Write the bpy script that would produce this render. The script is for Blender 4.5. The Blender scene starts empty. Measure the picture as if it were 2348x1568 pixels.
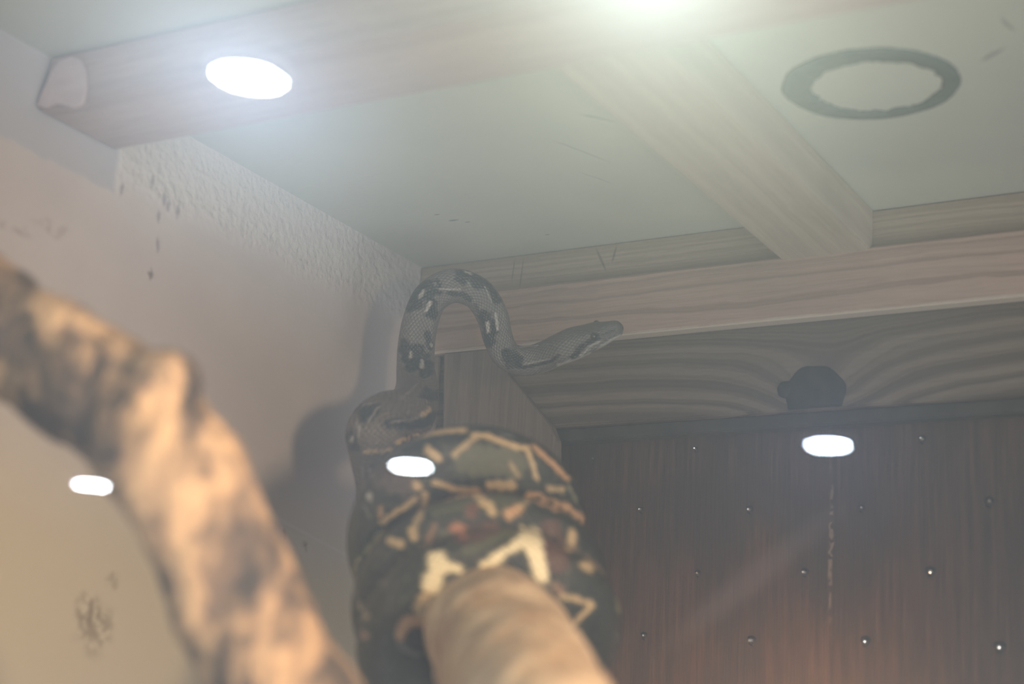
import bpy, bmesh, math, random
import numpy as np
from mathutils import Vector, Matrix, noise

SC = bpy.context.scene
COL = SC.collection
random.seed(7)

# ------------------------------------------------------------------ camera
FPX = 3917.81
CAM = Vector((0.63793, -0.94768, 2.02305))
ROT = Matrix(((0.86862958, 0.08581672, 0.48797351),
              (0.49187149, -0.26771681, -0.82848666),
              (0.05954071, 0.95966828, -0.27475754)))
cd = bpy.data.cameras.new('camera')
cam = bpy.data.objects.new('camera', cd)
COL.objects.link(cam)
cam.matrix_world = Matrix.Translation(CAM) @ ROT.to_4x4()
cd.sensor_width = 36.0
cd.lens = FPX / 2348 * 36.0
cd.clip_start = 0.02
cd.dof.use_dof = True
cd.dof.focus_distance = 1.10
cd.dof.aperture_fstop = cd.lens / 1000.0 / 0.0128
SC.camera = cam

def ray(px, py):
    return ROT @ Vector(((px - 1174) / FPX, -(py - 784) / FPX, -1.0))
def P(px, py, d):
    return CAM + ray(px, py) * d
def onplane(px, py, ax, val):
    r = ray(px, py)
    return CAM + r * ((val - CAM[ax]) / r[ax])

# ------------------------------------------------------------------ world, lights, exposure
W = bpy.data.worlds.new('world'); SC.world = W; W.use_nodes = True
bg = W.node_tree.nodes['Background']
bg.inputs[0].default_value = (0.93, 0.96, 1.0, 1)
bg.inputs[1].default_value = 1.15
vs = SC.view_settings
vs.view_transform = 'Standard'; vs.look = 'None'; vs.gamma = 1.0; vs.use_curve_mapping = False
vs.exposure = 0.04

def lamp(name, kind, loc, energy, color, target=None, **kw):
    l = bpy.data.lights.new(name, kind); l.energy = energy; l.color = color
    for k, v in kw.items(): setattr(l, k, v)
    o = bpy.data.objects.new(name, l); COL.objects.link(o); o.location = loc
    if target is not None:
        o.rotation_euler = (Vector(target) - Vector(loc)).to_track_quat('-Z', 'Y').to_euler()
    return o
# warm basking lamp low on the right, inside the enclosure; then an added warm spot and an added neutral fill
lamp('basking_light', 'SPOT', (0.76, -0.655, 2.15), 18.0, (1.0, 0.72, 0.45), (0.16, -0.40, 2.05),
     spot_size=math.radians(66), spot_blend=1.0, shadow_soft_size=0.035)
lamp('floor_bounce_light', 'SPOT', (0.29, -0.10, 2.025), 3.0, (1.0, 0.60, 0.34), (0.27, 0.02, 2.05),
     spot_size=math.radians(120), spot_blend=1.0, shadow_soft_size=0.03)  # added close to the back wall for an orange glow low on the plywood
lamp('neutral_light', 'POINT', (0.88, -0.55, 1.77), 10.5, (1.0, 0.98, 0.96), shadow_soft_size=0.26)

GLASS_Y = -0.78
FLOOR_Z = 1.45
HALL_Z = CAM.z + 1.0

# ------------------------------------------------------------------ node helper
class NT:
    def __init__(s, name):
        s.m = bpy.data.materials.new(name); s.m.use_nodes = True
        s.t = s.m.node_tree; s.t.nodes.clear()
        s.out = s.t.nodes.new('ShaderNodeOutputMaterial')
    def n(s, typ, inp=None, **props):
        nd = s.t.nodes.new('ShaderNode' + typ)
        for k, v in props.items(): setattr(nd, k, v)
        for k, v in (inp or {}).items():
            sk = nd.inputs[k]
            if isinstance(v, bpy.types.NodeSocket): s.t.links.new(v, sk)
            else: sk.default_value = v
        return nd
    def math(s, op, a, b=0.0, c=0.0, clamp=False):
        nd = s.n('Math', {0: a, 1: b, 2: c}, operation=op); nd.use_clamp = clamp
        return nd.outputs[0]
    def vm(s, op, a, b=(0, 0, 0)):
        return s.n('VectorMath', {0: a, 1: b}, operation=op).outputs[0]
    def coord(s):
        return s.n('NewGeometry').outputs['Position']
    def noise(s, v, scale, detail=4, rough=0.5, dist=0.0):
        return s.n('TexNoise', {'Vector': v, 'Scale': scale, 'Detail': detail, 'Roughness': rough, 'Distortion': dist}).outputs[0]
    def ramp(s, f, lo, hi):
        nd = s.n('MapRange', {0: f, 1: lo, 2: hi, 3: 0.0, 4: 1.0}); nd.interpolation_type = 'SMOOTHSTEP'
        return nd.outputs[0]
    def mix(s, f, a, b):
        nd = s.t.nodes.new('ShaderNodeMix'); nd.data_type = 'RGBA'
        for i, v in ((0, f), (6, a), (7, b)):
            if isinstance(v, bpy.types.NodeSocket): s.t.links.new(v, nd.inputs[i])
            elif i == 0: nd.inputs[i].default_value = v
            else: nd.inputs[i].default_value = (*v, 1) if len(v) == 3 else v
        return nd.outputs[2]
    def sep(s, v):
        return s.n('SeparateXYZ', {0: v}).outputs
    def comb(s, x, y, z):
        return s.n('CombineXYZ', {0: x, 1: y, 2: z}).outputs[0]
    def blob(s, co, c, r, soft=0.5):
        """1 inside an ellipsoid patch at c with radii r, 0 outside."""
        d = s.vm('DIVIDE', s.vm('SUBTRACT', co, tuple(c)), tuple(r))
        ln = s.n('VectorMath', {0: d}, operation='LENGTH').outputs['Value']
        return s.ramp(ln, 1.0 + soft, 1.0 - soft)
    def bump(s, h, strength=0.5, dist=0.001, normal=None):
        i = {'Strength': strength, 'Distance': dist, 'Height': h}
        if normal is not None: i['Normal'] = normal
        return s.n('Bump', i).outputs[0]
    def finish(s, col, rough=0.6, normal=None, spec=0.4, metal=0.0):
        i = {'Base Color': col if isinstance(col, bpy.types.NodeSocket) else (*col, 1),
             'Roughness': rough, 'Specular IOR Level': spec, 'Metallic': metal}
        if normal is not None: i['Normal'] = normal
        b = s.n('BsdfPrincipled', i)
        s.t.links.new(b.outputs[0], s.out.inputs[0])
        return s.m

def distort(t, co, amt, scale):
    nz = t.n('TexNoise', {'Vector': co, 'Scale': scale, 'Detail': 3}).outputs[1]
    off = t.vm('MULTIPLY', t.vm('SUBTRACT', nz, (.5, .5, .5)), (amt, amt, amt))
    return t.vm('ADD', co, off)

# ------------------------------------------------------------------ materials
def mat_left_wall():
    t = NT('painted_plaster'); co = t.coord(); d = distort(t, co, .02, 30)
    x, y, z = t.sep(d)
    big = t.noise(co, 6, 4)
    col = t.mix(t.ramp(big, .35, .7), (.49, .44, .455), (.57, .52, .525))
    # the rough stippled strip under the ceiling
    strip = t.ramp(z, 2.345, 2.372)
    col = t.mix(t.math('MULTIPLY', strip, .7), col, (.60, .59, .60))
    # unpainted grey patch around the joist end
    pz = t.ramp(t.sep(distort(t, co, .008, 60))[2], 2.343, 2.347); py = t.ramp(y, -.300, -.306)
    patch = t.math('MULTIPLY', pz, py)
    col = t.mix(patch, col, (.43, .43, .48))
    # yellower towards the bottom, scuffs and brown dirt
    low = t.ramp(z, 2.24, 2.14)
    col = t.mix(t.math('MULTIPLY', low, .75), col, (.54, .45, .30))
    for (px, py_, r, a) in ((215, 1435, .012, .55), (200, 1395, .007, .45), (345, 625, .0022, .7), (260, 1330, .004, .35),
                            (700, 1250, .0025, .6), (652, 1222, .003, .55), (120, 525, .012, .25), (30, 525, .012, .3)):
        c = onplane(px, py_, 0, 0.0)
        rr = (1, r, r * (1.0 if a != .3 and a != .25 else .22))
        m = t.math('MULTIPLY', t.blob(distort(t, co, .012, 120), c, rr, .6), t.ramp(t.noise(co, 160, 3), .35, .6))
        col = t.mix(t.math('MULTIPLY', m, a), col, (.14, .09, .06))
    # run of grey drips under the stippled strip
    for (px, py_) in ((350, 415), (375, 455), (365, 500), (362, 560), (345, 628), (280, 432), (408, 485), (385, 470)):
        c = onplane(px, py_, 0, 0.0)
        m = t.blob(distort(t, co, .006, 150), c, (1, .0016, .0035), .6)
        col = t.mix(t.math('MULTIPLY', m, .55), col, (.16, .14, .16))
    # thin pale seam low on the wall
    a, b = onplane(640, 1190, 0, 0), onplane(830, 1292, 0, 0)
    sl = (b.z - a.z) / (b.y - a.y)
    line = t.math('SUBTRACT', t.sep(co)[2], t.math('MULTIPLY_ADD', t.sep(co)[1], sl, a.z - sl * a.y))
    sm = t.math('MULTIPLY', t.ramp(t.math('ABSOLUTE', line), .0018, .0003), t.ramp(t.sep(co)[1], a.y - .02, a.y))
    col = t.mix(t.math('MULTIPLY', sm, .45), col, (.55, .50, .50))
    st = t.math('MULTIPLY', t.ramp(z, 2.348, 2.362), t.math('SUBTRACT', 1.0, patch))
    vor = t.n('TexVoronoi', {'Vector': distort(t, co, .004, 200), 'Scale': 210.0}, feature='SMOOTH_F1').outputs[0]
    h = t.math('MULTIPLY', t.math('ADD', vor, t.noise(co, 260, 3)), st)
    h = t.math('ADD', t.math('MULTIPLY', h, 1.0), t.math('MULTIPLY', t.noise(co, 400, 2), .12))
    nrm = t.bump(h, .9, .0016)
    return t.finish(col, .55, nrm, .35)

def mat_ceiling():
    t = NT('ceiling_panel'); co = t.coord()
    big = t.noise(co, 5, 3)
    col = t.mix(t.ramp(big, .35, .65), (.47, .49, .455), (.54, .56, .50))
    fib = t.noise(t.vm('MULTIPLY', co, (1, 14, 1)), 90, 4)
    col = t.mix(t.math('MULTIPLY', t.ramp(fib, .4, .7), .15), col, (.33, .35, .34))
    c = onplane(1110, 172, 2, 2.4)
    col = t.mix(t.math('MULTIPLY', t.blob(distort(t, co, .01, 40), c, (.022, .008, 1), .6), .45), col, (.16, .24, .26))
    for (px, py, rx, ry, a) in ((1040, 505, .0035, .0012, .7), (1072, 509, .002, .0008, .5), (1002, 492, .002, .0008, .5), (1255, 538, .0016, .001, .4)):
        c = onplane(px, py, 2, 2.4)
        col = t.mix(t.math('MULTIPLY', t.blob(co, c, (rx, ry, 1), .4), a), col, (.10, .10, .10))
    # hairline scratches
    for (p, q, w, a) in (((1270, 322), (1400, 372), .0006, .45), ((1330, 262), (1405, 278), .0009, .6), ((1330, 395), (1400, 420), .0005, .35),
                      ((2250, 140), (2300, 110), .0015, .55), ((2298, 40), (2325, 72), .001, .5)):
        a0, b0 = onplane(*p, 2, 2.4), onplane(*q, 2, 2.4)
        c = (a0 + b0) / 2; L = (b0 - a0).length; ang = math.atan2(b0.y - a0.y, b0.x - a0.x)
        v = t.n('VectorRotate', {'Vector': t.vm('SUBTRACT', distort(t, co, .004, 60), tuple(c)), 'Angle': -ang}, rotation_type='Z_AXIS').outputs[0]
        col = t.mix(t.math('MULTIPLY', t.blob(v, (0, 0, 0), (L / 2, w, 1), .5), a), col, (.14, .17, .18))
    return t.finish(col, .6, t.bump(fib, .15, .0005), .3)

def mat_wood(name, c1, c2, period, knots=(), along=0, stretch=12.0, wav=.010, contrast=1.0, rough=.6, fine=.35, cuts=(), edge=0):
    """Softwood grain: growth-ring contours along one axis, pushed around knots (world points)."""
    t = NT(name); co = t.coord(); s = t.sep(co)
    a = s[along]; b = s[2] if along != 2 else s[0]; c = s[1] if along != 1 else s[0]
    warp = t.noise(t.vm('MULTIPLY', co, tuple((1 if i != along else .12) for i in range(3))), 22, 2)
    warp2 = t.noise(t.vm('MULTIPLY', co, tuple((1 if i != along else .35) for i in range(3))), 70, 2)
    phi = t.math('ADD', b, t.math('MULTIPLY', c, .8))
    phi = t.math('ADD', phi, t.math('MULTIPLY', warp, wav))
    phi = t.math('ADD', phi, t.math('MULTIPLY', warp2, wav * .25))
    dark = None
    for (kx, kz, sx, sz, amp, rad) in knots:
        dx = t.math('DIVIDE', t.math('SUBTRACT', s[0], kx), sx); dz = t.math('DIVIDE', t.math('SUBTRACT', s[2], kz), sz)
        r2 = t.math('ADD', t.math('MULTIPLY', dx, dx), t.math('MULTIPLY', dz, dz))
        g = t.math('DIVIDE', amp, t.math('ADD', 1.0, r2))
        phi = t.math('ADD', phi, g)
        if rad:
            q = t.math('ADD', t.math('POWER', t.math('SUBTRACT', s[0], kx), 2), t.math('POWER', t.math('SUBTRACT', s[2], kz), 2))
            k = t.ramp(t.math('SQRT', q), rad * 1.15, rad * .8)
            dark = k if dark is None else t.math('MAXIMUM', dark, k)
    w = t.noise(t.comb(t.math('DIVIDE', phi, period), 3.7, 1.3), 1.0, 2, .55)
    w = t.ramp(w, .40, .66)
    fin = t.noise(t.vm('MULTIPLY', co, tuple((stretch * 6 if i != along else 4) for i in range(3))), 8, 4, .65)
    col = t.mix(t.math('MULTIPLY', w, contrast), c1, c2)
    col = t.mix(t.math('MULTIPLY', t.ramp(fin, .4, .75), fine), col, tuple(v * .5 for v in c1))
    pat = t.noise(co, 9, 3)
    col = t.mix(t.math('MULTIPLY', t.ramp(pat, .45, .75), .3), col, tuple(v * .55 for v in c1))
    if edge: col = t.mix(t.math('MULTIPLY', t.ramp(t.sep(distort(t, co, .002, 40))[2], edge + .0006, edge - .0006), .75), col, (.60, .53, .46))  # highlight line along the beam's lower edge, painted as a pale stripe
    for (pa, pb, w_) in cuts:
        a0, b0 = onplane(*pa, 1, .003), onplane(*pb, 1, .003); cc = (a0 + b0) / 2; ag = math.atan2(b0.z - a0.z, b0.x - a0.x)
        v = t.n('VectorRotate', {'Vector': t.vm('SUBTRACT', co, tuple(cc)), 'Angle': ag}, rotation_type='Y_AXIS').outputs[0]
        col = t.mix(t.math('MULTIPLY', t.blob(v, (0, 0, 0), ((b0 - a0).length / 2, 1, w_), .45), .65), col, (.10, .085, .07))
    if dark is not None: col = t.mix(dark, col, (.03, .025, .022))
    return t.finish(col, rough, t.bump(t.math('ADD', w, fin), .35, .0006), .3)

def mat_plywood():
    t = NT('stained_plywood'); co = t.coord(); s = t.sep(co)
    st = t.noise(t.vm('MULTIPLY', co, (60, 60, 2.6)), 5, 5, .65)
    st2 = t.noise(t.vm('MULTIPLY', co, (160, 160, 7)), 5, 3, .6)
    col = t.mix(t.ramp(st, .35, .72), (.044, .026, .019), (.085, .046, .031))
    col = t.mix(t.math('MULTIPLY', t.ramp(st2, .55, .75), .35), col, (.13, .085, .06))
    pat = t.noise(t.vm('MULTIPLY', co, (1, 1, .8)), 16, 3)
    col = t.mix(t.math('MULTIPLY', t.ramp(pat, .45, .62), .5), col, (.030, .024, .022))
    # pale vertical scratch and a soft pale diagonal streak
    a = onplane(1905, 1250, 1, .02)
    d = distort(t, co, .004, 120)
    m = t.blob(d, a, (.0013, 1, .042), .5)
    m = t.math('MULTIPLY', m, t.ramp(t.noise(co, 330, 3), .42, .58))
    col = t.mix(t.math('MULTIPLY', m, .42), col, (.30, .22, .16))
    p, q = onplane(1570, 1450, 1, .02), onplane(1890, 1195, 1, .02)
    c = (p + q) / 2; ang = math.atan2(q.z - p.z, q.x - p.x)
    v = t.n('VectorRotate', {'Vector': t.vm('SUBTRACT', co, tuple(c)), 'Angle': ang}, rotation_type='Y_AXIS').outputs[0]
    col = t.mix(t.math('MULTIPLY', t.blob(v, (0, 0, 0), (.055, 1, .008), .7), .20), col, (.22, .18, .19))
    return t.finish(col, .5, t.bump(t.math('ADD', st, st2), .35, .0008), .45)

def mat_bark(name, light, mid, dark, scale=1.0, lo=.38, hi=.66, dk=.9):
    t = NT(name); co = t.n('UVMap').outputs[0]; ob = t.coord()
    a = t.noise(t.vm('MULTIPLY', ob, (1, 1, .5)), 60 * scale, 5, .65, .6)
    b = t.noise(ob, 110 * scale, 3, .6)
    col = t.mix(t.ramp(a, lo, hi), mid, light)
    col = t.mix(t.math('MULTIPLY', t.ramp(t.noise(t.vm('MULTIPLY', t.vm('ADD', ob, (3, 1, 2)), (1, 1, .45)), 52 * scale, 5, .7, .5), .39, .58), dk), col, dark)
    col = t.mix(t.math('MULTIPLY', t.ramp(b, .55, .75), .4), col, light)
    return t.finish(col, .75, t.bump(t.math('ADD', a, b), .8, .003), .25)

def mat_snake():
    t = NT('snake_skin')
    vc = t.n('VertexColor'); vc.layer_name = 'pattern'
    uv = t.sep(t.n('UVMap').outputs[0])
    S = math.pi / .0034
    p = t.math('MULTIPLY', t.math('ADD', uv[0], uv[1]), S); q = t.math('MULTIPLY', t.math('SUBTRACT', uv[0], uv[1]), S)
    h = t.math('POWER', t.math('ABSOLUTE', t.math('MULTIPLY', t.math('SINE', p), t.math('SINE', q))), .5)
    skin = t.mix(t.math('MULTIPLY', t.ramp(h, .45, .1), .45), vc.outputs[0], (.012, .012, .012))
    fine = t.noise(t.coord(), 420, 2)
    skin = t.mix(t.math('MULTIPLY', t.ramp(fine, .54, .72), .2), skin, (.34, .31, .23))  # pale speckle painted in for the glint of scales
    return t.finish(skin, .26, t.bump(h, .6, .0012), .6)

def flat(name, col, rough=.6, spec=.4, metal=0.0, nscale=0, ncol=None, bump=.0):
    t = NT(name); c = col; nrm = None
    if nscale:
        nz = t.noise(t.coord(), nscale, 4)
        c = t.mix(t.ramp(nz, .35, .65), col, ncol or tuple(v * .7 for v in col))
        if bump: nrm = t.bump(nz, .5, bump)
    return t.finish(c, rough, nrm, spec, metal)

def mat_glass():
    t = NT('dusty_glass'); co = t.coord()
    g1 = t.n('BsdfGlossy', {'Color': (.05, .05, .05, 1), 'Roughness': 0.0})
    dust = t.ramp(t.noise(co, 16, 3), .3, .75)
    w = t.math('MULTIPLY_ADD', dust, .024, .034)
    g2 = t.n('BsdfGlossy', {'Color': t.comb(w, w, w), 'Roughness': 0.29})
    g3 = t.n('BsdfGlossy', {'Color': (.004, .005, .007, 1), 'Roughness': 0.18})
    tr = t.n('BsdfTransparent', {'Color': (.86, .87, .86, 1)})
    def add(a, b): return t.n('AddShader', {0: a, 1: b}).outputs[0]
    o = add(add(tr.outputs[0], g1.outputs[0]), add(g2.outputs[0], g3.outputs[0]))
    t.t.links.new(o, t.out.inputs[0])
    return t.m

def mat_emit(name, col, s):
    t = NT(name); e = t.n('Emission', {'Color': (*col, 1), 'Strength': s}); t.t.links.new(e.outputs[0], t.out.inputs[0]); return t.m

# ------------------------------------------------------------------ mesh helpers
def link(name, me, mat, parent=None, loc=None, smooth=False):
    if mat: me.materials.append(mat)
    if smooth:
        for p in me.polygons: p.use_smooth = True
    o = bpy.data.objects.new(name, me); COL.objects.link(o)
    if loc is not None:
        me.transform(Matrix.Translation(-Vector(loc))); o.location = loc
    if parent: o.parent = parent
    return o
def from_bm(name, bm, mat, **kw):
    bmesh.ops.recalc_face_normals(bm, faces=bm.faces)
    me = bpy.data.meshes.new(name); bm.to_mesh(me); bm.free()
    return link(name, me, mat, **kw)
def tag(o, label=None, cat=None, group=None, kind=None):
    for k, v in (('label', label), ('category', cat), ('group', group), ('kind', kind)):
        if v: o[k] = v
    return o
def box(bm, x0, x1, y0, y1, z0, z1, bevel=0):
    vs_ = [bm.verts.new((x, y, z)) for x in (x0, x1) for y in (y0, y1) for z in (z0, z1)]
    f = [(0, 1, 3, 2), (4, 6, 7, 5), (0, 4, 5, 1), (2, 3, 7, 6), (0, 2, 6, 4), (1, 5, 7, 3)]
    fs = [bm.faces.new([vs_[i] for i in q]) for q in f]
    if bevel:
        es = list({e for q in fs for e in q.edges})
        bmesh.ops.bevel(bm, geom=es, offset=bevel, segments=2, affect='EDGES')
def prism(bm, pts, vec, bevel=0):
    a = [bm.verts.new(p) for p in pts]; b = [bm.verts.new(Vector(p) + Vector(vec)) for p in pts]
    n = len(a); fs = [bm.faces.new(a), bm.faces.new(list(reversed(b)))]
    for i in range(n): fs.append(bm.faces.new([a[(i + 1) % n], a[i], b[i], b[(i + 1) % n]]))
    bmesh.ops.recalc_face_normals(bm, faces=bm.faces)
    if bevel:
        es = list({e for q in fs for e in q.edges})
        bmesh.ops.bevel(bm, geom=es, offset=bevel, segments=2, affect='EDGES')

def catmull(pts, step):
    """Resample N-d control points (first three = xyz) at equal arc length."""
    A = np.array(pts, float)
    A = np.vstack([2 * A[0] - A[1], A, 2 * A[-1] - A[-2]])
    out = []
    for i in range(1, len(A) - 2):
        p0, p1, p2, p3 = A[i - 1:i + 3]
        for t in np.linspace(0, 1, 60, endpoint=False):
            out.append(.5 * (2 * p1 + (p2 - p0) * t + (2 * p0 - 5 * p1 + 4 * p2 - p3) * t * t + (3 * p1 - p0 - 3 * p2 + p3) * t ** 3))
    out.append(A[-2]); out = np.array(out)
    seg = np.linalg.norm(np.diff(out[:, :3], axis=0), axis=1); s = np.concatenate([[0], np.cumsum(seg)])
    n = max(4, int(s[-1] / step)); t = np.linspace(0, s[-1], n)
    return np.stack([np.interp(t, s, out[:, k]) for k in range(out.shape[1])], 1), t

def loft(path, s, W, H, U, nseg):
    """Tube round the path, half width W, half height H, dorsal hint U. Angle 0 = dorsal."""
    T = np.gradient(path, axis=0); T /= np.linalg.norm(T, axis=1)[:, None]
    U = U - (U * T).sum(1)[:, None] * T; U /= np.linalg.norm(U, axis=1)[:, None]
    S = np.cross(T, U)
    a = np.linspace(0, 2 * np.pi, nseg, endpoint=False)
    ca, sa = np.cos(a), np.sin(a)
    V = path[:, None] + (H[:, None] * ca)[:, :, None] * U[:, None] + (W[:, None] * sa)[:, :, None] * S[:, None]
    N = (ca[None, :, None] * U[:, None] / H[:, None, None] + sa[None, :, None] * S[:, None] / W[:, None, None])
    N /= np.linalg.norm(N, axis=2)[:, :, None]
    return V, N, a
def grid_mesh(name, V, close=True):
    n, m = V.shape[:2]; verts = V.reshape(-1, 3)
    i, j = np.meshgrid(np.arange(n - 1), np.arange(m), indexing='ij'); j2 = (j + 1) % m
    F = np.stack([i * m + j, i * m + j2, (i + 1) * m + j2, (i + 1) * m + j], -1).reshape(-1, 4).tolist()
    verts = verts.tolist()
    if close:
        c0 = len(verts); verts += [V[0].mean(0).tolist(), V[-1].mean(0).tolist()]
        for k in range(m):
            F.append([c0, (k + 1) % m, k]); F.append([c0 + 1, (n - 1) * m + k, (n - 1) * m + (k + 1) % m])
    me = bpy.data.meshes.new(name); me.from_pydata(verts, [], F); me.update()
    return me

# ------------------------------------------------------------------ the setting
def structure(name, bounds, mat, bevel=0):
    bm = bmesh.new(); box(bm, *bounds, bevel=bevel)
    return tag(from_bm(name, bm, mat), kind='structure')
M_left, M_ceil, M_ply = mat_left_wall(), mat_ceiling(), mat_plywood()
M_grey = flat('grey_paint', (.22, .22, .21), .7, nscale=12)
structure('wall_left', (-.04, 0, GLASS_Y - .01, .06, FLOOR_Z, 2.42), M_left)
structure('wall_back', (0, 1.9, .02, .06, FLOOR_Z, 2.42), M_ply)
structure('wall_right', (1.9, 1.94, GLASS_Y - .01, .06, FLOOR_Z, 2.42), M_grey)
structure('ceiling', (0, 1.9, GLASS_Y - .01, .02, 2.4, 2.42), M_ceil)
structure('floor', (-.04, 1.94, GLASS_Y - .01, .06, FLOOR_Z - .03, FLOOR_Z), flat('bark_litter', (.16, .10, .06), .9, nscale=60, bump=.004))
structure('window_1', (0, 1.9, GLASS_Y - .006, GLASS_Y, FLOOR_Z, 2.4), mat_glass())
structure('ceiling_hall', (-14, 6, -25.0, GLASS_Y - .06, HALL_Z + .004, HALL_Z + .06), flat('hall_ceiling_paint', (.10, .10, .10), .9))

# ------------------------------------------------------------------ timber
kx = onplane(1880, 890, 1, .004)
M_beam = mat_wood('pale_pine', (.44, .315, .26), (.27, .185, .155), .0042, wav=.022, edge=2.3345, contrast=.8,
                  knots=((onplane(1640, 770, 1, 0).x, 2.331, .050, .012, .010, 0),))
M_upper = mat_wood('pale_upper_pine', (.38, .31, .25), (.26, .20, .16), .0032, wav=.010, contrast=.6,
                   cuts=(((1368, 572), (1388, 618), .0009), ((1413, 566), (1404, 600), .0008), ((1180, 598), (1174, 640), .0005), ((1200, 596), (1192, 655), .0005)))
M_lower = mat_wood('weathered_board', (.20, .155, .125), (.095, .073, .06), .0052, wav=.014,
                   knots=((kx.x + .002, kx.z - .004, .045, .028, .034, .0),), stretch=10)
M_vert = mat_wood('grey_upright_board', (.21, .165, .14), (.14, .11, .09), .006, along=2, wav=.01, contrast=.5)
M_joist = mat_wood('joist_pine', (.50, .43, .37), (.34, .28, .25), .006, along=1, wav=.01, contrast=.35, fine=.2)
M_joistx = mat_wood('front_joist_pine', (.50, .40, .385), (.36, .28, .28), .0075, along=0, wav=.008, contrast=.45)

bm = bmesh.new(); box(bm, .0005, 1.88, .003, .0195, 2.3735, 2.3995, .0008)
tag(from_bm('ledger_strip', bm, M_upper, loc=(.9, .01, 2.374)),
    'narrow pale pine strip fixed right under the ceiling, above the wide beam', 'board')
# raised nail scars on the strip are its own surface: three small tapered dents
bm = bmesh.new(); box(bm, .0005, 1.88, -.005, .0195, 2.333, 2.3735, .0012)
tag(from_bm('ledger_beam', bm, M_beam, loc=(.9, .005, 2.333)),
    'wide pinkish pine beam with wavy grain running along the back wall', 'beam')
bm = bmesh.new(); box(bm, .0005, 1.88, .004, .0195, 2.2775, 2.333, .001)
lb = tag(from_bm('knotty_board', bm, M_lower, loc=(.9, .012, 2.2775)),
    'dark weathered board with big knot under the pinkish pine beam', 'board')
# the knot: a dark plug standing a little proud of the board, with a small knob beside it
def dome(cx, cz, y0, rx, rz, h, zmin=-1e9):
    bm = bmesh.new(); R, S_ = 7, 28; rings = []
    for i in range(R + 1):
        a = i / R * math.pi / 2
        ring = []
        for k in range(S_):
            b = 2 * math.pi * k / S_
            w = 1 + .03 * math.sin(3 * b + 1) + .03 * math.sin(7 * b)
            ring.append(bm.verts.new((cx + rx * w * math.cos(a) * math.cos(b) if i < R else cx, y0 - h * math.sin(a),
                                      max(zmin, cz + rz * w * math.cos(a) * math.sin(b)) if i < R else cz)))
        rings.append(ring)
    for i in range(R):
        for k in range(S_):
            bm.faces.new([rings[i][k], rings[i][(k + 1) % S_], rings[i + 1][(k + 1) % S_], rings[i + 1][k]])
    bm.faces.new(rings[0])
    bmesh.ops.remove_doubles(bm, verts=bm.verts, dist=1e-6)
    return bm
M_knot = flat('knot_wood', (.016, .015, .017), .7, nscale=120, ncol=(.03, .026, .025), bump=.001)
k1 = onplane(1868, 905, 1, .004)
o = from_bm('knot', dome(k1.x, k1.z, .0045, .0195, .0190, .004, 2.2782), M_knot, smooth=True); o.parent = lb; o.location = -lb.location
k2 = onplane(1803, 893, 1, .004)
o = from_bm('knot', dome(k2.x, k2.z, .0045, .0062, .0056, .003, 2.278), M_knot, smooth=True); o.parent = lb; o.location = -lb.location

# thin dark strip put in as the shade of the gap above the plywood
bm = bmesh.new(); box(bm, .0005, 1.88, .009, .0195, 2.2685, 2.277, .0008)
tag(from_bm('shadow_gap_strip', bm, flat('shadow_gap_brown', (.055, .047, .042), .7, nscale=50), loc=(.9, .014, 2.2685)),
    'thin dark strip for the shadow gap between the knotty board and brown plywood', 'shade strip')

# upright board in the corner with a slanted right edge
pl = lambda px, py: onplane(px, py, 1, -.004)
bm = bmesh.new()
A = [pl(1020, 778), pl(1120, 770), pl(1262, 975), pl(1276, 1010), pl(1272, 1330), pl(1010, 1420)]
zt = 2.3325
A[0].z = A[1].z = zt
prism(bm, A, (0, .0075, 0), .0006)
tag(from_bm('corner_board', bm, M_vert, loc=tuple(A[4])),
    'brown upright board in the corner behind the snake with slanted edge', 'board')
p0 = onplane(985, 785, 1, .0)
bm = bmesh.new(); box(bm, .012, p0.x + .0085, -.001, .0035, 2.10, 2.3325, .0008)
tag(from_bm('corner_lath', bm, mat_wood('light_lath', (.24, .20, .175), (.18, .145, .125), .005, along=2), loc=(.018, .001, 2.10)),
    'slim light lath standing in the corner left of the upright board', 'lath')

# joists
def joist(bm, x0, x1, y0, y1): box(bm, x0, x1, y0, y1, 2.3715, 2.3995, .0009)
xr = onplane(1990, 570, 2, 2.3715).x; xl = onplane(1790, 595, 2, 2.3715).x
bm = bmesh.new(); joist(bm, xl, xr, -.3060, .0025)
jo = tag(from_bm('ceiling_joist', bm, M_joist, loc=((xl + xr) / 2, -.15, 2.3715)),
    'pale wooden joist crossing the ceiling towards the back beam', 'joist')
a, b, c = onplane(115, 130, 0, 0.), onplane(81, 251, 0, 0.), onplane(262, 345, 0, 0.)
bm = bmesh.new()
prism(bm, [(.0008, a.y, 2.3995), (.0008, b.y, b.z), (.0008, c.y, c.z), (.0008, c.y, 2.3995)], (1.87, 0, 0), .0012)
tag(from_bm('ceiling_joist', bm, M_joistx, loc=(.9, (b.y + c.y) / 2, c.z)),
    'pinkish wooden joist at upper left butting against the plaster wall', 'joist')

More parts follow.
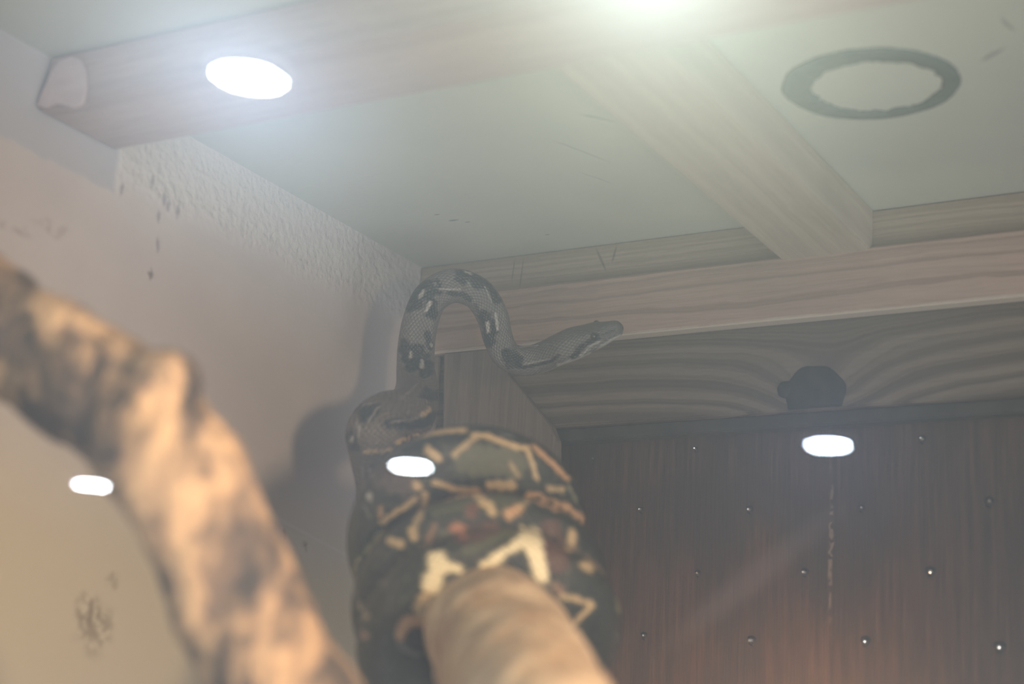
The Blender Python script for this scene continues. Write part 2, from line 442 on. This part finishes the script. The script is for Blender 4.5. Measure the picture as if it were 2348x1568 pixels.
# torn pale paper left on the joist face at the wall
def on_joist(px, py):
    n = Vector((0, 1, 0)); q = Vector((0, a.y - b.y, 2.3995 - b.z)); nn = Vector((1, 0, 0)).cross(q).normalized()
    r = ray(px, py); t = (Vector((0, b.y, b.z)) - CAM).dot(nn) / r.dot(nn); return CAM + r * t, nn
pts = [(88, 246), (100, 215), (122, 170), (140, 143), (168, 133), (190, 140), (202, 165), (204, 205), (196, 240), (176, 251), (150, 244), (136, 240), (112, 250)]
bm = bmesh.new(); q = []; nn = None
for px, py in pts:
    v, nn = on_joist(px, py); v.x = max(v.x, .001); q.append(v)
if nn.dot(CAM - q[0]) < 0: nn = -nn
prism(bm, [v + nn * .0006 for v in q], nn * .0012, .0004)
tag(from_bm('torn_paper', bm, flat('pink_paper', (.60, .49, .50), .8, nscale=60, ncol=(.54, .43, .44)), loc=tuple(q[0])),
    'torn pale pink paper stuck on the left joist end', 'paper')

# dark ring on the ceiling
cR = onplane(1998, 190, 2, 2.4)
ax = (onplane(2203, 190, 2, 2.4) - onplane(1793, 190, 2, 2.4)) / 2
bm = bmesh.new(); nR = 160; rows = []
outer_px = lambda t: (1998 + 206 * math.cos(t) + 0, 190 + 81 * math.sin(t))
inner_px = lambda t: (2010 + 150 * math.cos(t), 196 + 56 * math.sin(t))
for k in range(nR):
    t = 2 * math.pi * k / nR
    wob = lambda f, s: noise.noise(Vector((math.cos(t) * f, math.sin(t) * f, s)))
    ox, oy = outer_px(t); ix, iy = inner_px(t)
    tl = -0.04
    def rotp(x, y): return (1998 + (x - 1998) * math.cos(tl) - (y - 190) * math.sin(tl), 190 + (x - 1998) * math.sin(tl) + (y - 190) * math.cos(tl))
    po = onplane(*rotp(ox, oy), 2, 2.4); pi_ = onplane(*rotp(ix, iy), 2, 2.4)
    c0 = Vector((cR.x, cR.y, 2.4))
    po = c0 + (po - c0) * (1 + .02 * wob(3, 1) + .01 * wob(11, 2)); pi_ = c0 + (pi_ - c0) * (1 + .06 * wob(4, 5) + .05 * wob(12, 6))
    m_ = (po + pi_) / 2
    rows.append([bm.verts.new((v.x, v.y, z)) for v, z in ((po, 2.3998), (po * .92 + pi_ * .08, 2.3988), (m_, 2.3984), (po * .08 + pi_ * .92, 2.3988), (pi_, 2.3998))])
for k in range(nR):
    for i in range(5):
        r0, r1 = rows[k], rows[(k + 1) % nR]
        bm.faces.new([r0[i], r0[(i + 1) % 5], r1[(i + 1) % 5], r1[i]])
tag(from_bm('sealant_ring', bm, flat('grey_sealant', (.05, .08, .095), .7, nscale=90, ncol=(.075, .105, .12)), loc=(cR.x, cR.y, 2.3995), smooth=True),
    'dark blue-grey oval sealant ring stuck on the pale ceiling', 'ring')

# ------------------------------------------------------------------ nails in the plywood
M_steel = flat('bright_steel', (.95, .93, .90), .24, metal=1.0, spec=.5)
M_hole = flat('nail_dimple', (.018, .014, .013), .5)
nails = [((1362, 1052), .5, 'tiny nail point by the upper right of the snake coil'),
         ((1595, 1030), .7, 'small nail point in the top row left of the bright round reflection'),
         ((2115, 1007), 1., 'nail point in the top row right of the bright reflection'),
         ((1470, 1168), .8, 'shiny nail point in the second row, nearest the snake'),
         ((1719, 1168), 1., 'shiny nail point in the second row left of the pale scratch'),
         ((1975, 1165), .9, 'dull nail point just right of the pale scratch top'),
         ((2268, 1150), 1.2, 'large nail point at the right end of the second row'),
         ((1600, 1314), .8, 'dull nail point in the third row nearest the snake'),
         ((1846, 1312), 1., 'nail point in the third row just left of the pale scratch'),
         ((2133, 1311), 1.3, 'brightest nail point in the third row at right'),
         ((1477, 1457), .9, 'nail point in the bottom row nearest the snake'),
         ((1724, 1468), 1.1, 'nail point in the bottom row left of the pale scratch'),
         ((1985, 1470), 1.2, 'nail point in the bottom row with dark streak beneath'),
         ((2293, 1484), 1.4, 'rough nail point at the bottom right end of the rows')]
def nail_mesh():
    bm = bmesh.new(); prof = [(0, -.0030), (.0009, -.0024), (.0013, -.0012), (.0014, .0)]
    prev = None; S_ = 5
    for i, (r, y) in enumerate(prof):
        ring = [bm.verts.new((r * math.cos(2 * math.pi * k / S_), y, r * math.sin(2 * math.pi * k / S_))) for k in range(S_)] if r else [bm.verts.new((0, y, 0))]
        if prev:
            for k in range(S_):
                if len(prev) == 1: bm.faces.new([prev[0], ring[k], ring[(k + 1) % S_]])
                else: bm.faces.new([prev[k], ring[k], ring[(k + 1) % S_], prev[(k + 1) % S_]])
        prev = ring
    bm.faces.new(prev)
    bmesh.ops.recalc_face_normals(bm, faces=bm.faces)
    me = bpy.data.meshes.new('nail'); bm.to_mesh(me); bm.free(); me.materials.append(M_steel)
    return me
def dimple_mesh():
    bm = bmesh.new(); S_ = 20; vo = []; vi = []; vm_ = []
    for k in range(S_):
        t = 2 * math.pi * k / S_; w = 1 + .15 * math.sin(3 * t) + .1 * math.sin(5 * t + 1)
        vo.append(bm.verts.new((.0023 * w * math.cos(t), 0, .0028 * w * math.sin(t))))
        vm_.append(bm.verts.new((.0018 * w * math.cos(t), -.0006, .0021 * w * math.sin(t))))
        vi.append(bm.verts.new((.0012 * math.cos(t), -.0003, .0012 * math.sin(t))))
    for k in range(S_):
        k2_ = (k + 1) % S_
        bm.faces.new([vo[k], vo[k2_], vm_[k2_], vm_[k]]); bm.faces.new([vm_[k], vm_[k2_], vi[k2_], vi[k]])
    bm.faces.new(list(reversed(vi))); bm.faces.new(vo)
    bmesh.ops.recalc_face_normals(bm, faces=bm.faces)
    me = bpy.data.meshes.new('splinter_rim'); bm.to_mesh(me); bm.free(); me.materials.append(M_hole)
    return me
NM, DM = nail_mesh(), dimple_mesh()
for (px, py), sc, lab in nails:
    p = onplane(px, py, 1, .0198)
    o = bpy.data.objects.new('nail', None); COL.objects.link(o); o.location = p; o.scale = (sc, 1.0, sc)
    o.empty_display_size = .01
    tag(o, lab, 'nail', 'nail points in the brown plywood')
    t_ = bpy.data.objects.new('nail_tip', NM); COL.objects.link(t_); t_.parent = o
    t_.rotation_euler = (random.uniform(-.3, .3), random.uniform(-2, 2), random.uniform(-.3, .3))
    d_ = bpy.data.objects.new('splinter_rim', DM); COL.objects.link(d_); d_.parent = o

# ------------------------------------------------------------------ branches
def branch(name, ctrl, mat, step=.004, nseg=72, amp=.0022, stubs=(), seed=0, knob=()):
    def tube(ctrl, sd):
        pts = [list(p) + [r] for p, r in ctrl]
        A, s = catmull(pts, step)
        path, r = A[:, :3], A[:, 3]
        U = np.tile(np.array([.1, .15, 1.0]), (len(path), 1)) 
        T = np.gradient(path, axis=0); T /= np.linalg.norm(T, axis=1)[:, None]
        # parallel-transported frame
        u = U[0] - (U[0] @ T[0]) * T[0]; u /= np.linalg.norm(u); UU = [u]
        for i in range(1, len(path)):
            u = UU[-1] - (UU[-1] @ T[i]) * T[i]; u /= np.linalg.norm(u); UU.append(u)
        V, N, a = loft(path, s, r, r, np.array(UU), nseg)
        for i in range(V.shape[0]):
            for j in range(V.shape[1]):
                p = Vector(V[i, j]); 
                d = noise.noise(p * 28 + Vector((sd, 0, 0))) * amp * 1.4 + noise.noise(p * 75 + Vector((0, sd, 0))) * amp * .8 + noise.noise(p * 190) * amp * .3
                # rounded ends
                V[i, j] += N[i, j] * d
        for e, sg in ((0, 1), (-1, -1)):
            for k in range(4):
                idx = k if e == 0 else len(path) - 1 - k
                f = math.sqrt(max(0.05, 1 - (1 - (k + .3) / 4) ** 2))
                V[idx] = path[idx] + (V[idx] - path[idx]) * f
        return V
    bm = bmesh.new()
    for k, c in enumerate([ctrl] + list(stubs)):
        me = grid_mesh('tmp', tube(c, seed + k * 7)); bm.from_mesh(me); bpy.data.meshes.remove(me)
    me = bpy.data.meshes.new(name); bm.to_mesh(me); bm.free()
    o = link(name, me, mat, smooth=True)
    m = o.modifiers.new('fuse', 'REMESH'); m.mode = 'VOXEL'; m.voxel_size = .0018; m.use_smooth_shade = True
    m = o.modifiers.new('soften', 'SMOOTH'); m.iterations = 3; m.factor = .5
    return o
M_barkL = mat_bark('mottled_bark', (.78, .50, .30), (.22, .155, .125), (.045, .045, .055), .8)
M_barkR = mat_bark('peeled_branch_bark', (.80, .60, .42), (.55, .36, .22), (.34, .20, .12), .9, .35, .6, .5)
cl = [(Vector((.008, -.59, 2.235)), .0185), (P(-150, 660, .66), .0205), (P(20, 765, .64), .0215), (P(180, 865, .62), .0215), (P(320, 965, .61), .0225),
      (P(405, 1085, .60), .0225), (P(480, 1240, .60), .0225), (P(560, 1410, .60), .0232), (P(645, 1600, .595), .0235), (P(750, 1900, .58), .024),
      (Vector((.33, -.43, 1.75)), .025), (Vector((.36, -.44, 1.60)), .026), (Vector((.37, -.45, FLOOR_Z + .004)), .026)]
stub = [(P(300, 945, .615), .0165), (P(365, 885, .605), .0150), (P(380, 845, .60), .0150), (P(385, 808, .598), .0140)]
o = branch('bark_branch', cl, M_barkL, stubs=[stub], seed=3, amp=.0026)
tag(o, 'thick blurred mottled branch bending down across the lower left', 'branch')
ax_pts = [(P(1060, 1150, .96), .028), (P(1075, 1226, .86), .029), (P(1105, 1379, .80), .0293), (P(1128, 1440, .755), .0292), (P(1150, 1480, .715), .0290),
          (P(1172, 1530, .68), .0288), (P(1212, 1610, .62), .0284), (P(1290, 1850, .52), .029), (Vector((.425, -.55, 1.96)), .031), (Vector((.44, -.585, 1.85)), .031),
          (Vector((.44, -.60, 1.65)), .032), (Vector((.44, -.60, FLOOR_Z + .004)), .033)]
o = branch('climbing_branch', ax_pts, M_barkR, seed=11, amp=.0016)
tag(o, 'smooth tan branch at bottom centre with the snake coiled around it', 'branch')

# ------------------------------------------------------------------ the snake
camX, camY, camZ = ROT.col[0].copy(), ROT.col[1].copy(), ROT.col[2].copy()   # right, up, towards camera
ctrl = []   # x y z | half width | half height | dorsal xyz
def add(p, w, h, u): ctrl.append([*p, w, h, *u.normalized()])
def key(tau, ks):
    xs = [k[0] for k in ks]
    return [np.interp(tau, xs, [k[1][i] for k in ks]) for i in range(len(ks[0][1]))]
ks = [(-.25, (1165, 1600, .745, .047, .0155)), (.0, (1150, 1530, .765, .047, .0158)), (.5, (1120, 1470, .79, .0468, .0165)), (1.5, (1104, 1383, .822, .0462, .0165)),
      (2.5, (1075, 1212, .862, .0455, .0168)), (3.0, (1066, 1185, .885, .042, .0158))]
tail = [(P(1240, 2300, .66), .003), (P(1160, 2250, .68), .006), (P(1040, 2150, .70), .009), (P(930, 1990, .72), .0125), (P(880, 1810, .745), .0148)]
for p, r in tail: add(p, r, r, -camX + camZ * .4)
TIL = math.radians(35)
rup = camY * math.cos(TIL) + camZ * math.sin(TIL)
tau = .12
while tau <= 2.93:
    px, py, d, R_, r = key(tau, ks)
    ang = -math.pi / 2 - 2 * math.pi * tau          # clockwise from the bottom
    e = camX * math.cos(ang) + rup * math.sin(ang)
    add(P(px, py, d) + e * R_, r, r, e)
    tau += 1 / 14
for px, py, d, r, u in ((950, 1370, .925, .0155, -camX), (895, 1265, .94, .0152, -camX), (878, 1180, .945, .0150, -camX + camZ), (880, 1110, .955, .0158, -camX + camZ), (868, 1040, .965, .0165, -camX + camZ),
                        (864, 992, .972, .0178, -camX + camZ + camY), (890, 968, .985, .0178, camY + camZ), (925, 955, 1.000, .0168, camY + camZ), (948, 930, 1.020, .0150, camY + camX + camZ * .5),
                        (956, 890, 1.038, .0130, camZ + camX * .3), (953, 845, 1.052, .0118, camZ - camX * .5), (955, 790, 1.058, .0115, camZ - camX * .8), (966, 730, 1.062, .0112, camZ - camX), (990, 680, 1.066, .0110, camZ * .9 - camX * .4 + camY),
                        (1040, 655, 1.070, .0108, camY + camZ * .9), (1095, 673, 1.072, .0104, camY * .5 + camX + camZ), (1128, 722, 1.074, .0100, camX + camZ), (1142, 775, 1.074, .0094, camX + camZ),
                        (1163, 815, 1.073, .0092, camX * .6 + camY * .8 + camZ), (1205, 828, 1.070, .0094, camY + camZ * .7)):
    add(P(px, py, d), r, r, u)
# head: half width, half height
hu = camY + camZ * .45
for px, py, d, w, h in ((1245, 818, 1.066, .0100, .0094), (1275, 803, 1.062, .0118, .0098), (1305, 790, 1.058, .0135, .0102), (1335, 780, 1.055, .0128, .0094),
                        (1365, 770, 1.052, .0106, .0080), (1392, 761, 1.050, .0086, .0066), (1412, 755, 1.048, .0072, .0055), (1422, 752, 1.047, .0052, .0040), (1428, 750, 1.0465, .0020, .0016)):
    add(P(px, py, d), w, h, hu)
A, s = catmull(ctrl, .0013)
path = A[:, :3]; U = A[:, 5:8]
V, N, ang = loft(path, s, np.maximum(A[:, 3], .0012), np.maximum(A[:, 4], .0010), U, 80)
L = s[-1]
hd = np.clip((s - (L - .055)) / .055, 0, 1)           # 0..1 along the head
# head modelling: flat crown, brow ridges, cheek bulge, lip groove
a_ = ang[None, :]; H_ = hd[:, None]
flatc = (H_ > 0) * np.exp(-((np.minimum(a_, 2 * np.pi - a_)) / .55) ** 2) * np.sin(np.pi * np.clip(H_, 0, 1)) * .0016
side = np.exp(-((np.abs(np.where(a_ > np.pi, 2 * np.pi - a_, a_)) - 1.0) / .3) ** 2) * np.exp(-((H_ - .66) / .12) ** 2) * .0013
cheek = np.exp(-((np.abs(np.where(a_ > np.pi, 2 * np.pi - a_, a_)) - 1.6) / .5) ** 2) * np.exp(-((H_ - .25) / .16) ** 2) * .0014
lip = np.exp(-((np.abs(np.where(a_ > np.pi, 2 * np.pi - a_, a_)) - 1.98) / .10) ** 2) * np.clip((H_ - .25) / .15, 0, 1) * np.clip((1 - H_) / .05, 0, 1) * .0009
V += N * (side + cheek - flatc - lip)[:, :, None]
me = grid_mesh('snake_body', V)
nV = V.shape[0] * V.shape[1]

# --- albedo pattern of the skin
flatV = V.reshape(-1, 3); flatN = N.reshape(-1, 3)
camv = np.array(CAM); Rm = np.array(ROT)
loc = (flatV - camv) @ Rm
dep = -loc[:, 2]; PX = 1174 + FPX * loc[:, 0] / dep; PY = 784 - FPX * loc[:, 1] / dep
vd = (camv - flatV); vd /= np.linalg.norm(vd, axis=1)[:, None]
facing = (flatN * vd).sum(1)
bx = (PX // 10).astype(int); by = (PY // 10).astype(int); keyb = bx * 10000 + by
order = np.argsort(keyb); mind = {}
uk, inv = np.unique(keyb, return_inverse=True)
md = np.full(len(uk), 9.); np.minimum.at(md, inv, np.where(facing > 0, dep, 9.))
vis = (facing > .02) & (dep < md[inv] + .011)
SS = np.repeat(s, len(ang)); AA = np.tile(ang, len(s)); AW = np.where(AA > np.pi, AA - 2 * np.pi, AA)
COLR = np.zeros((len(flatV), 3))
sn = s[np.argmin(np.linalg.norm(path - np.array(P(953, 850, 1.052)), axis=1))]      # neck start
sf = s[np.argmin(np.linalg.norm(path - np.array(P(950, 1370, .925)), axis=1))]       # fold start
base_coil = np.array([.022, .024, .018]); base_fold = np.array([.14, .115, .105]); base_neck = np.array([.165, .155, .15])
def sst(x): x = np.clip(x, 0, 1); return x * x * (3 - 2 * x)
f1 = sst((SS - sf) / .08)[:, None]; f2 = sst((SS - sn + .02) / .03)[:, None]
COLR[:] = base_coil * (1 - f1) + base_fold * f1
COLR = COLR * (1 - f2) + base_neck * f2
# body pattern all round: dark saddles with pale side spots on the neck, tan blotches on the coil
def paint(mask, c, amt=1.0):
    global COLR
    m = (np.clip(mask, 0, 1) * amt)[:, None]; COLR = COLR * (1 - m) + np.array(c) * m
hid = ~vis
per = .075; ph = (SS / per) % 1
bl = np.clip(1.4 - np.hypot((ph - .5) * 5, (np.abs(AW) - .6) * 2.4), 0, 1) * hid * (SS < sf)
paint(sst(bl * 2), (.16, .11, .07)); 
bl = np.clip(1.3 - np.hypot((((SS / per) + .5) % 1 - .5) * 9, (np.abs(AW) - 1.3) * 4), 0, 1) * hid * (SS < sf)
paint(sst(bl * 2), (.40, .27, .15))
bn = sst((np.cos(2 * np.pi * SS / .036) - .1) * 3) * (np.abs(AW) < 2.2) * hid * (SS > sn) * (SS < L - .06)
paint(bn, (.02, .023, .027))
paint(sst((np.abs(AW) - 2.3) / .4) * (SS > sf), (.42, .38, .33), .55)       # belly of the thin part

D = (.016, .019, .022); T = (.60, .42, .23); Pp = (.92, .76, .50); Ol = (.105, .10, .060); Or = (.60, .34, .18); Rb = (.11, .045, .035)
Lt = (.50, .47, .44); Gr = (.22, .205, .195); Bn = (.10, .075, .07)
# marks of the skin: (map, list of points, half width, colour, strength)
c2 = lambda p: (740 + p[0] / 2.497, 940 + p[1] / 2.497, 1 / 2.497)
c1 = lambda p: (740 + p[0] / 3.136, 560 + p[1] / 3.136, 1 / 3.136)
marks = [
 (c2, [(340, 380), (480, 420)], 80, Bn, .9), (c2, [(840, 290), (1090, 300)], 95, Ol, .9), (c2, [(640, 560), (860, 525), (1110, 520)], 48, Ol, .85),
 (c2, [(800, 720), (960, 690)], 55, Rb, .9), (c2, [(1300, 690), (1340, 870)], 65, Rb, .8), (c2, [(820, 810), (950, 750), (1080, 700)], 26, Ol, .9),
 (c2, [(330, 830), (400, 1000), (380, 1150)], 45, (.045, .04, .038), .8),
 (c2, [(430, 185), (560, 142), (690, 120), (820, 114)], 15, T, 1), (c2, [(868, 140), (950, 150), (1050, 192), (1170, 222)], 17, T, 1),
 (c2, [(1208, 210), (1300, 290), (1400, 392)], 16, Or, 1), (c2, [(1405, 430), (1452, 525)], 10, (.22, .2, .12), .9), (c2, [(605, 228), (662, 275)], 24, T, 1),
 (c2, [(752, 262), (800, 215), (870, 155)], 15, T, .9), (c2, [(1180, 240), (1228, 395)], 14, T, .9), (c2, [(960, 432), (1090, 432)], 26, T, 1),
 (c2, [(1080, 310), (1115, 375)], 14, T, .6), (c2, [(1290, 447), (1372, 452)], 16, T, .8), (c2, [(235, 240), (305, 234)], 13, T, .8), (c2, [(335, 236), (385, 224)], 13, T, .7),
 (c2, [(538, 425), (545, 440)], 26, T, .9), (c2, [(340, 645), (440, 572), (525, 515)], 18, T, .75), (c2, [(265, 480), (268, 515)], 13, Lt, .9), (c2, [(268, 345), (275, 370)], 13, Lt, .5),
 (c2, [(582, 480), (590, 530), (530, 650)], 20, T, .75), (c2, [(518, 690), (524, 720)], 28, T, .9), (c2, [(640, 660), (590, 775)], 18, (.3, .17, .1), .8),
 (c2, [(325, 560), (330, 610)], 14, Or, .6), (c2, [(225, 330), (235, 440)], 10, Gr, .6), (c2, [(230, 530), (270, 620)], 8, Gr, .6),
 (c2, [(640, 415), (720, 440), (800, 460), (890, 462)], 18, T, .95), (c2, [(880, 480), (940, 540), (970, 585)], 27, T, 1), (c2, [(1065, 598), (1125, 562)], 29, Or, 1), (c2, [(1130, 560), (1180, 510)], 12, T, .8),
 (c2, [(1190, 490), (1250, 512), (1330, 548), (1400, 560)], 27, Or, 1), (c2, [(1420, 580), (1500, 632), (1570, 712), (1612, 785)], 22, Or, 1),
 (c2, [(760, 675), (800, 690)], 36, (.42, .17, .10), 1), (c2, [(860, 560), (850, 590)], 36, (.18, .07, .05), .8),
 (c2, [(1165, 722), (1205, 735), (1205, 790)], 52, Pp, 1), (c2, [(1130, 760), (1010, 840), (930, 890)], 30, Pp, 1), (c2, [(1215, 720), (1228, 850), (1255, 950)], 40, Pp, .95), (c2, [(1080, 850), (1120, 870)], 40, D, 1),
 (c2, [(650, 860), (650, 930), (622, 1010)], 54, Pp, 1), (c2, [(660, 880), (775, 915)], 32, Pp, 1), (c2, [(735, 950), (770, 955)], 26, D, .9),
 (c2, [(600, 1060), (552, 1150)], 36, T, .95), (c2, [(575, 1215), (480, 1205), (440, 1290)], 30, Or, 1), (c2, [(520, 1310), (540, 1320)], 42, D, 1), (c2, [(430, 1330), (500, 1390), (560, 1400)], 13, Gr, .7),
 (c2, [(1430, 710), (1420, 785)], 28, T, .9), (c2, [(1505, 885), (1525, 905)], 28, T, .95), (c2, [(1360, 1060), (1450, 1082), (1545, 1112), (1430, 1235)], 15, T, 1), (c2, [(1330, 1005), (1360, 1040)], 24, (.25, .14, .09), .8),
 (c2, [(1640, 880), (1672, 980), (1700, 1150)], 14, (.24, .22, .12), .9), (c2, [(330, 700), (190, 880), (165, 980)], 13, (.28, .25, .14), .9), (c2, [(165, 990), (190, 1070)], 11, Gr, .7), (c2, [(390, 745), (440, 770)], 26, T, .9),
 (c2, [(218, 1110), (250, 1190)], 18, (.38, .3, .2), .95), (c2, [(235, 1285), (248, 1292)], 22, (.36, .2, .15), .95), (c2, [(330, 985), (345, 990)], 24, (.14, .12, .1), .7),
 (c2, [(700, 200), (712, 215)], 14, (.12, .11, .08), .8), (c2, [(690, 700), (700, 705)], 20, (.14, .15, .12), .8), (c2, [(1030, 140), (1080, 145)], 14, (.2, .19, .18), .5),
 # fold
 (c1, [(210, 1175), (380, 1185), (300, 1255)], 42, D, .95), (c1, [(190, 1380), (225, 1460)], 42, D, .95), (c1, [(207, 1200), (207, 1212)], 15, Lt, .6), (c1, [(205, 1395), (205, 1408)], 16, Lt, .8),
 (c1, [(225, 1270), (255, 1290), (262, 1380)], 10, Lt, .6), (c1, [(310, 1280), (350, 1240), (400, 1165)], 9, Lt, .5), (c1, [(285, 1150), (355, 1145)], 9, Lt, .4),
 (c1, [(740, 1075), (820, 1085)], 48, D, .9), (c1, [(480, 1290), (700, 1285), (815, 1240)], 42, D, .95), (c1, [(725, 1220), (765, 1188)], 20, T, .8), (c1, [(500, 1275), (640, 1262), (720, 1225)], 9, Lt, .5),
 (c1, [(560, 1110), (640, 1045), (680, 1000)], 6, Lt, .4), (c1, [(845, 1160), (855, 1290)], 10, D, .6),
 # neck
 (c1, [(640, 420), (730, 330), (790, 310)], 72, D, 1), (c1, [(780, 420), (785, 500)], 50, D, 1), (c1, [(722, 335), (703, 370)], 15, Lt, .9), (c1, [(770, 420), (745, 480)], 14, Lt, .95),
 (c1, [(600, 750), (640, 860)], 66, D, 1), (c1, [(690, 770), (740, 900)], 60, D, 1), (c1, [(633, 778), (633, 808)], 12, Lt, .9), (c1, [(715, 838), (712, 882)], 14, Lt, .95), (c1, [(752, 640), (775, 740)], 26, D, .9), (c1, [(782, 720), (784, 735)], 9, Lt, .9),
 (c1, [(1000, 230), (1080, 230), (1150, 275)], 62, D, 1), (c1, [(1150, 260), (1215, 330), (1250, 400)], 34, D, 1), (c1, [(1018, 195), (1070, 212)], 10, Lt, .9), (c1, [(1042, 270), (1058, 290)], 14, (.2, .24, .22), .8),
 (c1, [(905, 352), (1010, 360), (1060, 400)], 22, D, .9), (c1, [(840, 322), (990, 326)], 7, Lt, .8), (c1, [(800, 260), (815, 310)], 7, Lt, .5), (c1, [(1170, 310), (1215, 410)], 7, Lt, .5),
 (c1, [(1160, 520), (1205, 600), (1195, 690)], 56, D, 1), (c1, [(1185, 565), (1190, 622)], 14, Lt, .95), (c1, [(1245, 505), (1258, 612)], 10, Lt, .9), (c1, [(1115, 480), (1095, 430)], 16, D, .6),
 (c1, [(1330, 800), (1400, 830)], 52, D, .95), (c1, [(1330, 870), (1400, 870)], 24, D, .8), (c1, [(1440, 888), (1640, 842), (1700, 795)], 13, D, .9), (c1, [(1425, 738), (1545, 726)], 6, Lt, .6), (c1, [(1450, 862), (1630, 825)], 6, Lt, .6),
 # head
 (c1, [(1800, 805), (1860, 740), (1975, 668)], 24, D, .95), (c1, [(1975, 668), (2100, 615)], 9, (.07, .07, .07), .7), (c1, [(1700, 870), (1850, 830), (1950, 780), (2135, 665)], 17, (.55, .52, .48), .85),
 (c1, [(1860, 800), (1920, 735), (1990, 700)], 10, (.5, .48, .45), .7), (c1, [(1700, 640), (1850, 580), (2000, 570)], 8, (.12, .11, .10), .5), (c1, [(1640, 700), (1800, 660)], 6, (.12, .11, .10), .4),
 (c1, [(1935, 775), (1960, 760)], 7, D, .6), (c1, [(2135, 560), (2160, 575)], 14, D, .6),
]
cand = np.where(vis)[0]
for fn, pts_, hw, colr, st in marks:
    q = np.array([fn(p)[:2] for p in pts_]); w = hw * fn(pts_[0])[2]
    X, Y = PX[cand], PY[cand]; best = np.full(len(cand), 1e9)
    wob = 1.0 + .22 * np.sin(X / 7.3 + Y / 9.1) * np.sin(Y / 6.1 - X / 11.7)
    for i in range(len(q) - 1):
        ab = q[i + 1] - q[i]; t = np.clip(((X - q[i, 0]) * ab[0] + (Y - q[i, 1]) * ab[1]) / max(ab @ ab, 1e-9), 0, 1)
        best = np.minimum(best, np.hypot(X - q[i, 0] - t * ab[0], Y - q[i, 1] - t * ab[1]))
    m = np.zeros(len(flatV)); m[cand] = sst((w * 1.18 * wob - best) / (w * .42 + .8)); paint(m, colr, st)
ca = me.color_attributes.new('pattern', 'FLOAT_COLOR', 'POINT')
buf = np.ones((len(me.vertices), 4), np.float32); buf[:nV, :3] = COLR; buf[nV:, :3] = .05
ca.data.foreach_set('color', buf.ravel())
# skin coordinates in metres
uvl = me.uv_layers.new(name='UVMap')
vi = np.zeros(len(me.loops), np.int64); me.loops.foreach_get('vertex_index', vi)
circ = 2 * math.pi * .0150
uu = np.append(SS, [0, L]); vv = np.append(AA / (2 * math.pi) * round(circ / .0034) * .0034, [0, 0])
UVd = np.stack([uu[vi], vv[vi]], 1)
mloop = len(ang)
top = vv.max()
for st_ in range(0, (V.shape[0] - 1) * mloop * 4, 4):       # seam
    b4 = UVd[st_:st_ + 4, 1]
    if b4.max() - b4.min() > top / 2: b4[b4 < top / 2] += round(circ / .0034) * .0034
uvl.data.foreach_set('uv', UVd.astype(np.float32).ravel())
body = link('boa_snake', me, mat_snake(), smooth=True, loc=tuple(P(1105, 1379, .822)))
tag(body, 'patterned dark boa coiled around the tan branch, head stretched out right', 'snake')
# eyes: placed on both sides of the head
M_eye = flat('snake_eye', (.03, .028, .022), .08, .8)
ie = np.argmin(np.abs(hd - .70))
for sgn in (1, -1):
    j = np.argmin(np.abs(AW[:len(ang)] - sgn * 1.12))
    c = Vector(V[ie, j]) - Vector(N[ie, j]) * .0006
    bm = bmesh.new(); bmesh.ops.create_uvsphere(bm, u_segments=20, v_segments=14, radius=.0021)
    bm.transform(Matrix.Translation(c)); o = from_bm('eye', bm, M_eye, smooth=True)
    o.parent = body; o.location = -body.location

# ------------------------------------------------------------------ hall downlights (seen only as reflections in the glass)
M_rim = flat('white_lamp_rim', (.7, .7, .7), .5)
def downlight(px, py, rad, strength, col, lab):
    r = ray(px, py); mc = Vector((CAM.x, 2 * GLASS_Y - .012 - CAM.y, CAM.z)); d = Vector((r.x, -r.y, r.z))
    p = mc + d * ((HALL_Z - .012 - mc.z) / d.z)
    e = bpy.data.objects.new('ceiling_downlight', None); COL.objects.link(e); e.location = (p.x, p.y, HALL_Z + .004); e.empty_display_size = .05
    tag(e, lab, 'ceiling light', 'round hall downlights')
    bm = bmesh.new(); S_ = 48
    v = [bm.verts.new((rad * math.cos(2 * math.pi * k / S_), rad * math.sin(2 * math.pi * k / S_), -.016)) for k in range(S_)]
    bm.faces.new(list(reversed(v)))
    me = bpy.data.meshes.new('diffuser'); bm.to_mesh(me); bm.free(); me.materials.append(mat_emit('lamp_glow', col, strength))
    o = bpy.data.objects.new('diffuser', me); COL.objects.link(o); o.parent = e
    bm = bmesh.new(); rows = []
    for k in range(S_):
        t = 2 * math.pi * k / S_; rows.append([bm.verts.new((rr * math.cos(t), rr * math.sin(t), z)) for rr, z in ((rad, -.015), (rad + .001, -.018), (rad + .012, -.014), (rad + .014, -.0005), (rad, -.0005))])
    for k in range(S_):
        for i in range(5): bm.faces.new([rows[k][i], rows[k][(i + 1) % 5], rows[(k + 1) % S_][(i + 1) % 5], rows[(k + 1) % S_][i]])
    o = from_bm('rim', bm, M_rim); o.parent = e
downlight(565, 174, .050, 420, (.74, .87, 1.0), 'hall downlight mirrored as largest white oval at upper left')
downlight(1898, 1020, .050, 420, (.62, .76, 1.0), 'hall downlight mirrored on brown plywood at right')
downlight(940, 1068, .050, 300, (.80, .90, 1.0), 'hall downlight mirrored over the snake coil')
downlight(207, 1111, .050, 300, (.85, .92, 1.0), 'hall downlight mirrored beside the left branch')
downlight(1452, -138, .050, 700, (.92, 1.0, .80), 'hall downlight mirrored just above the top centre edge')
